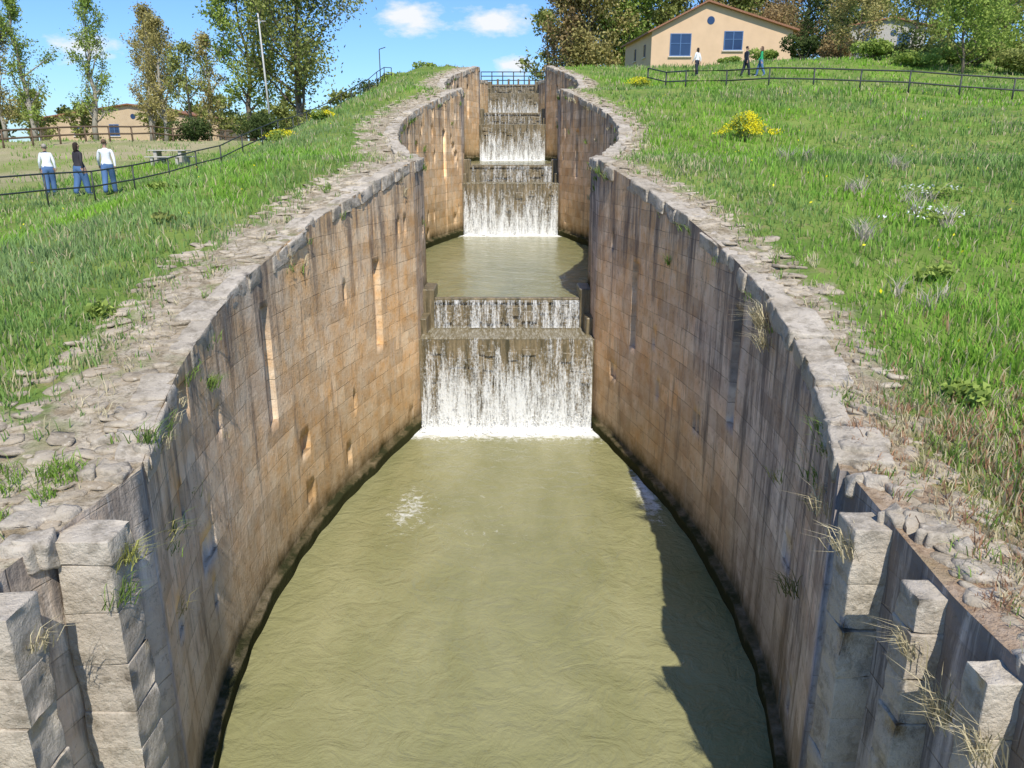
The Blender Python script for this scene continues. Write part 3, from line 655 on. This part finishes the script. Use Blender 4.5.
# ---------------------------------------------------------------- people
def pmat(name,c): return simple(name,c,.8,.12,14)
skinM=pmat('skin',(.45,.27,.19)); shoeM=pmat('shoes',(.5,.48,.45)); jeansM=pmat('denim',(.09,.17,.33)); whiteM=pmat('white_shirt',(.78,.78,.79)); blackM=pmat('dark_top',(.04,.035,.04)); hairD=pmat('dark_hair',(.035,.022,.016)); hairG=pmat('grey_hair',(.36,.31,.26)); hairB=pmat('brown_hair',(.13,.08,.05)); greenM=pmat('green_shirt',(.03,.34,.14)); darkP=pmat('dark_trousers',(.03,.035,.05))
def person(name,x,y,yaw,H,topm,botm,hairm,longhair=False,stride=.16,wide=1.0,female=True,sleeve=True):
    z=float(gz(x,y)); E=empty(name,(x,y,z)); E.rotation_euler=(0,0,yaw); k=H/1.75; sw=.165 if female else .19
    st=stride
    J={'pel':(0,0,.97,.15*wide**.5,.11),'wai':(0,.0,1.12,.135 if female else .145,.10),'che':(0,.0,1.32,.165,.115),'nb':(0,-.005,1.47,.08,.068),'nk':(0,.005,1.53,.05,.05),'h1':(0,.02,1.60,.072,.08),'h2':(0,.015,1.67,.080,.098),'h3':(0,.01,1.73,.055,.065)}
    ed=[('pel','wai'),('wai','che'),('che','nb'),('nb','nk'),('nk','h1'),('h1','h2'),('h2','h3')]
    for s,t in ((-1,'l'),(1,'r')):
        f=s*st; J['sh'+t]=(s*sw,0,1.42,.062,.06); J['el'+t]=(s*(sw+.065),-.03-f*.35,1.14,.047,.047); J['wr'+t]=(s*(sw+.08),.05-f*.9,.90,.029,.029); J['pa'+t]=(s*(sw+.08),.06-f*1.0,.84,.022,.034)
        J['hp'+t]=(s*.092,0,.90,.10*wide,.105*wide); J['kn'+t]=(s*.10,f*.6+.03,.50,.072*wide,.075*wide); J['an'+t]=(s*.105,f*1.15-.03,.10+.03*(f<0),.056*wide,.06*wide); J['to'+t]=(s*.115,f*1.15+.13,.035,.036,.03)
        ed+=[('che','sh'+t),('sh'+t,'el'+t),('el'+t,'wr'+t),('wr'+t,'pa'+t),('pel','hp'+t),('hp'+t,'kn'+t),('kn'+t,'an'+t),('an'+t,'to'+t)]
    names=list(J); me=bpy.data.meshes.new('body'); me.from_pydata([tuple(c*k for c in J[n][:3]) for n in names],[(names.index(a),names.index(b)) for a,b in ed],[])
    o=bpy.data.objects.new('body_tmp',me); COL.objects.link(o); md=o.modifiers.new('s','SKIN'); md.use_smooth_shade=True
    for i,n in enumerate(names):
        sv=me.skin_vertices[0].data[i]; sv.radius=(J[n][3]*k,J[n][4]*k); sv.use_root=(n=='pel')
    o.modifiers.new('ss','SUBSURF').levels=2
    dg=bpy.context.evaluated_depsgraph_get(); nm=bpy.data.meshes.new_from_object(o.evaluated_get(dg)); bpy.data.objects.remove(o)
    for mt in (topm,botm,skinM,shoeM): nm.materials.append(mt)
    for pl in nm.polygons:
        c=pl.center/k; pl.use_smooth=True
        arm=abs(c.x)>sw+.02 and c.z<1.3 and c.z>.75
        if c.z>1.505: mi=2
        elif arm: mi=2 if c.z<(.93 if sleeve else 1.17) else 0
        elif c.z<.085: mi=3
        elif c.z<(1.0): mi=1
        else: mi=0
        pl.material_index=mi
    nm.name='body'; link(bpy.data.objects.new('body',nm),E)
    T=Tubes()
    for s,t in ((-1,'l'),(1,'r')):
        px,py,pz=[c for c in J['pa'+t][:3]]
        for q,(dy,L) in enumerate(((.027,.066),(.009,.075),(-.009,.07),(-.027,.055))):
            a=Vector((px,py+dy,pz-.01)); b=a+Vector((0,.004,-L*.55)); c=b+Vector((-s*.012,.008,-L*.5)); T.add([tuple(a*k),tuple(b*k),tuple(c*k)],[.009*k,.008*k,.006*k],6)
        a=Vector((px,py+.03,pz+.02)); b=a+Vector((-s*.01,.028,-.03)); c=b+Vector((-s*.008,.008,-.03)); T.add([tuple(a*k),tuple(b*k),tuple(c*k)],[.011*k,.009*k,.007*k],6)
    T.obj('fingers',skinM,E)
    V=IV.copy(); hv=V*np.array([.088,.108,.10])*k; hv[:,1]-=.012*k; hv[:,2]+=1.69*k
    front=(V[:,1]>.35)&(V[:,2]<.45); hv[front]=hv[front]*np.array([.7,.72,1]); 
    low=V[:,2]<-.5; hv[low,2]+=.03*k
    if longhair:
        back=(V[:,1]<.3)&(V[:,2]<-.1); hv[back,2]-=.20*k*(-V[back,2]+.1); hv[back,1]-=.02*k
    o=fast('hair',hv,IF,hairm,True,E); o.modifiers.new('s','SUBSURF').levels=1
    T=Tubes(); T.add([(0,.092*k,1.665*k),(0,.125*k,1.63*k),(0,.10*k,1.615*k)],[.008*k,.015*k,.01*k],6)
    for s in (-1,1): T.add([(s*.078*k,.01*k,1.67*k),(s*.096*k,.0,1.665*k),(s*.08*k,.012*k,1.62*k)],[.012*k,.016*k,.01*k],6)
    T.add([(-.022*k,.098*k,1.585*k),(0,.106*k,1.583*k),(.022*k,.098*k,1.585*k)],[.004*k,.007*k,.004*k],5)
    T.obj('nose_ears_mouth',skinM,E)
    T=Tubes()
    for s in (-1,1): T.add([(s*.032*k,.088*k,1.66*k),(s*.032*k,.105*k,1.66*k)],.009*k,8)
    T.obj('eyes',hairD,E)
person('walking_woman',-15.75,27.2,.5,1.66,whiteM,jeansM,hairG,False,.10,1.5)
person('walking_woman',-14.5,26.9,-.4,1.72,blackM,jeansM,hairD,True,.14,1.6)
person('walking_man',-13.75,27.3,.3,1.8,whiteM,jeansM,hairB,False,.22,1.3,False)
person('walking_woman',11.6,52,.6,1.62,whiteM,darkP,hairD,True,.15,1.2)
person('walking_man',14.4,51,-1.2,1.72,darkP,darkP,hairD,False,.2,1.2,False)
person('walking_woman',15.3,51,1.4,1.7,greenM,jeansM,hairB,True,.2,1.2)
# ---------------------------------------------------------------- sun, sky, camera
v=Vector((.20,-1,0)).normalized()*math.cos(math.radians(50)); v.z=math.sin(math.radians(50))
sd=bpy.data.lights.new('sun','SUN'); sd.energy=5.0; sd.angle=math.radians(.5); sd.color=(1,.95,.87); so=bpy.data.objects.new('sun',sd); so.rotation_euler=v.to_track_quat('Z','Y').to_euler(); link(so)
w=bpy.data.worlds.new('World'); sc.world=w; w.use_nodes=True; nt=w.node_tree
class W_(M):
    def __init__(s): s.nt=nt
W=W_(); sky=W.n('TexSky',sky_type='NISHITA',sun_disc=False,sun_elevation=math.radians(50),sun_rotation=math.atan2(v.x,v.y),air_density=1.0,dust_density=.3,ozone_density=2.5)
tc=W.n('TexCoord').outputs['Generated']; sx=W.n('SeparateXYZ',{0:tc}); yy=W.math('MAXIMUM',sx.outputs[1],.02)
a=W.math('DIVIDE',sx.outputs[0],yy); e=W.math('DIVIDE',sx.outputs[2],yy)
cv=W.n('CombineXYZ',{0:a,1:e}).outputs[0]; nz=W.noise(W.map(cv,(22,48,1)),1.,6,.62)
cur=None
for (a0,e0,sa,se) in ((-.126,.150,.045,.024),(-.03,.145,.056,.019),(-.002,.096,.030,.016),(-.52,.118,.05,.022),(.9,.3,.2,.06),(-1.2,.35,.3,.08)):
    q=W.math('SQRT',W.math('ADD',W.math('POWER',W.math('ABSOLUTE',W.math('DIVIDE',W.math('SUBTRACT',a,a0),sa)),2.),W.math('POWER',W.math('ABSOLUTE',W.math('DIVIDE',W.math('SUBTRACT',e,e0),se)),2.)))
    q=W.math('SUBTRACT',1.,q); cur=q if cur is None else W.math('MAXIMUM',cur,q)
cm=W.ramp(W.math('ADD',cur,W.math('MULTIPLY',W.math('SUBTRACT',nz,.5),2.2)),.05,.75)
skyc=W.mix(1.,sky.outputs[0],(.58,.82,1.16),'MULTIPLY')
c=W.mix(cm,skyc,(6.2,6.4,6.7))
bg=nt.nodes['Background']; nt.links.new(c,bg.inputs[0]); bg.inputs[1].default_value=.15
cd=bpy.data.cameras.new('camera'); cd.sensor_width=36; cd.lens=27.03; cd.clip_end=3000; cam=bpy.data.objects.new('camera',cd); cam.location=(.25,0,7.41); cam.rotation_euler=(math.radians(73),0,.0048); link(cam); sc.camera=cam
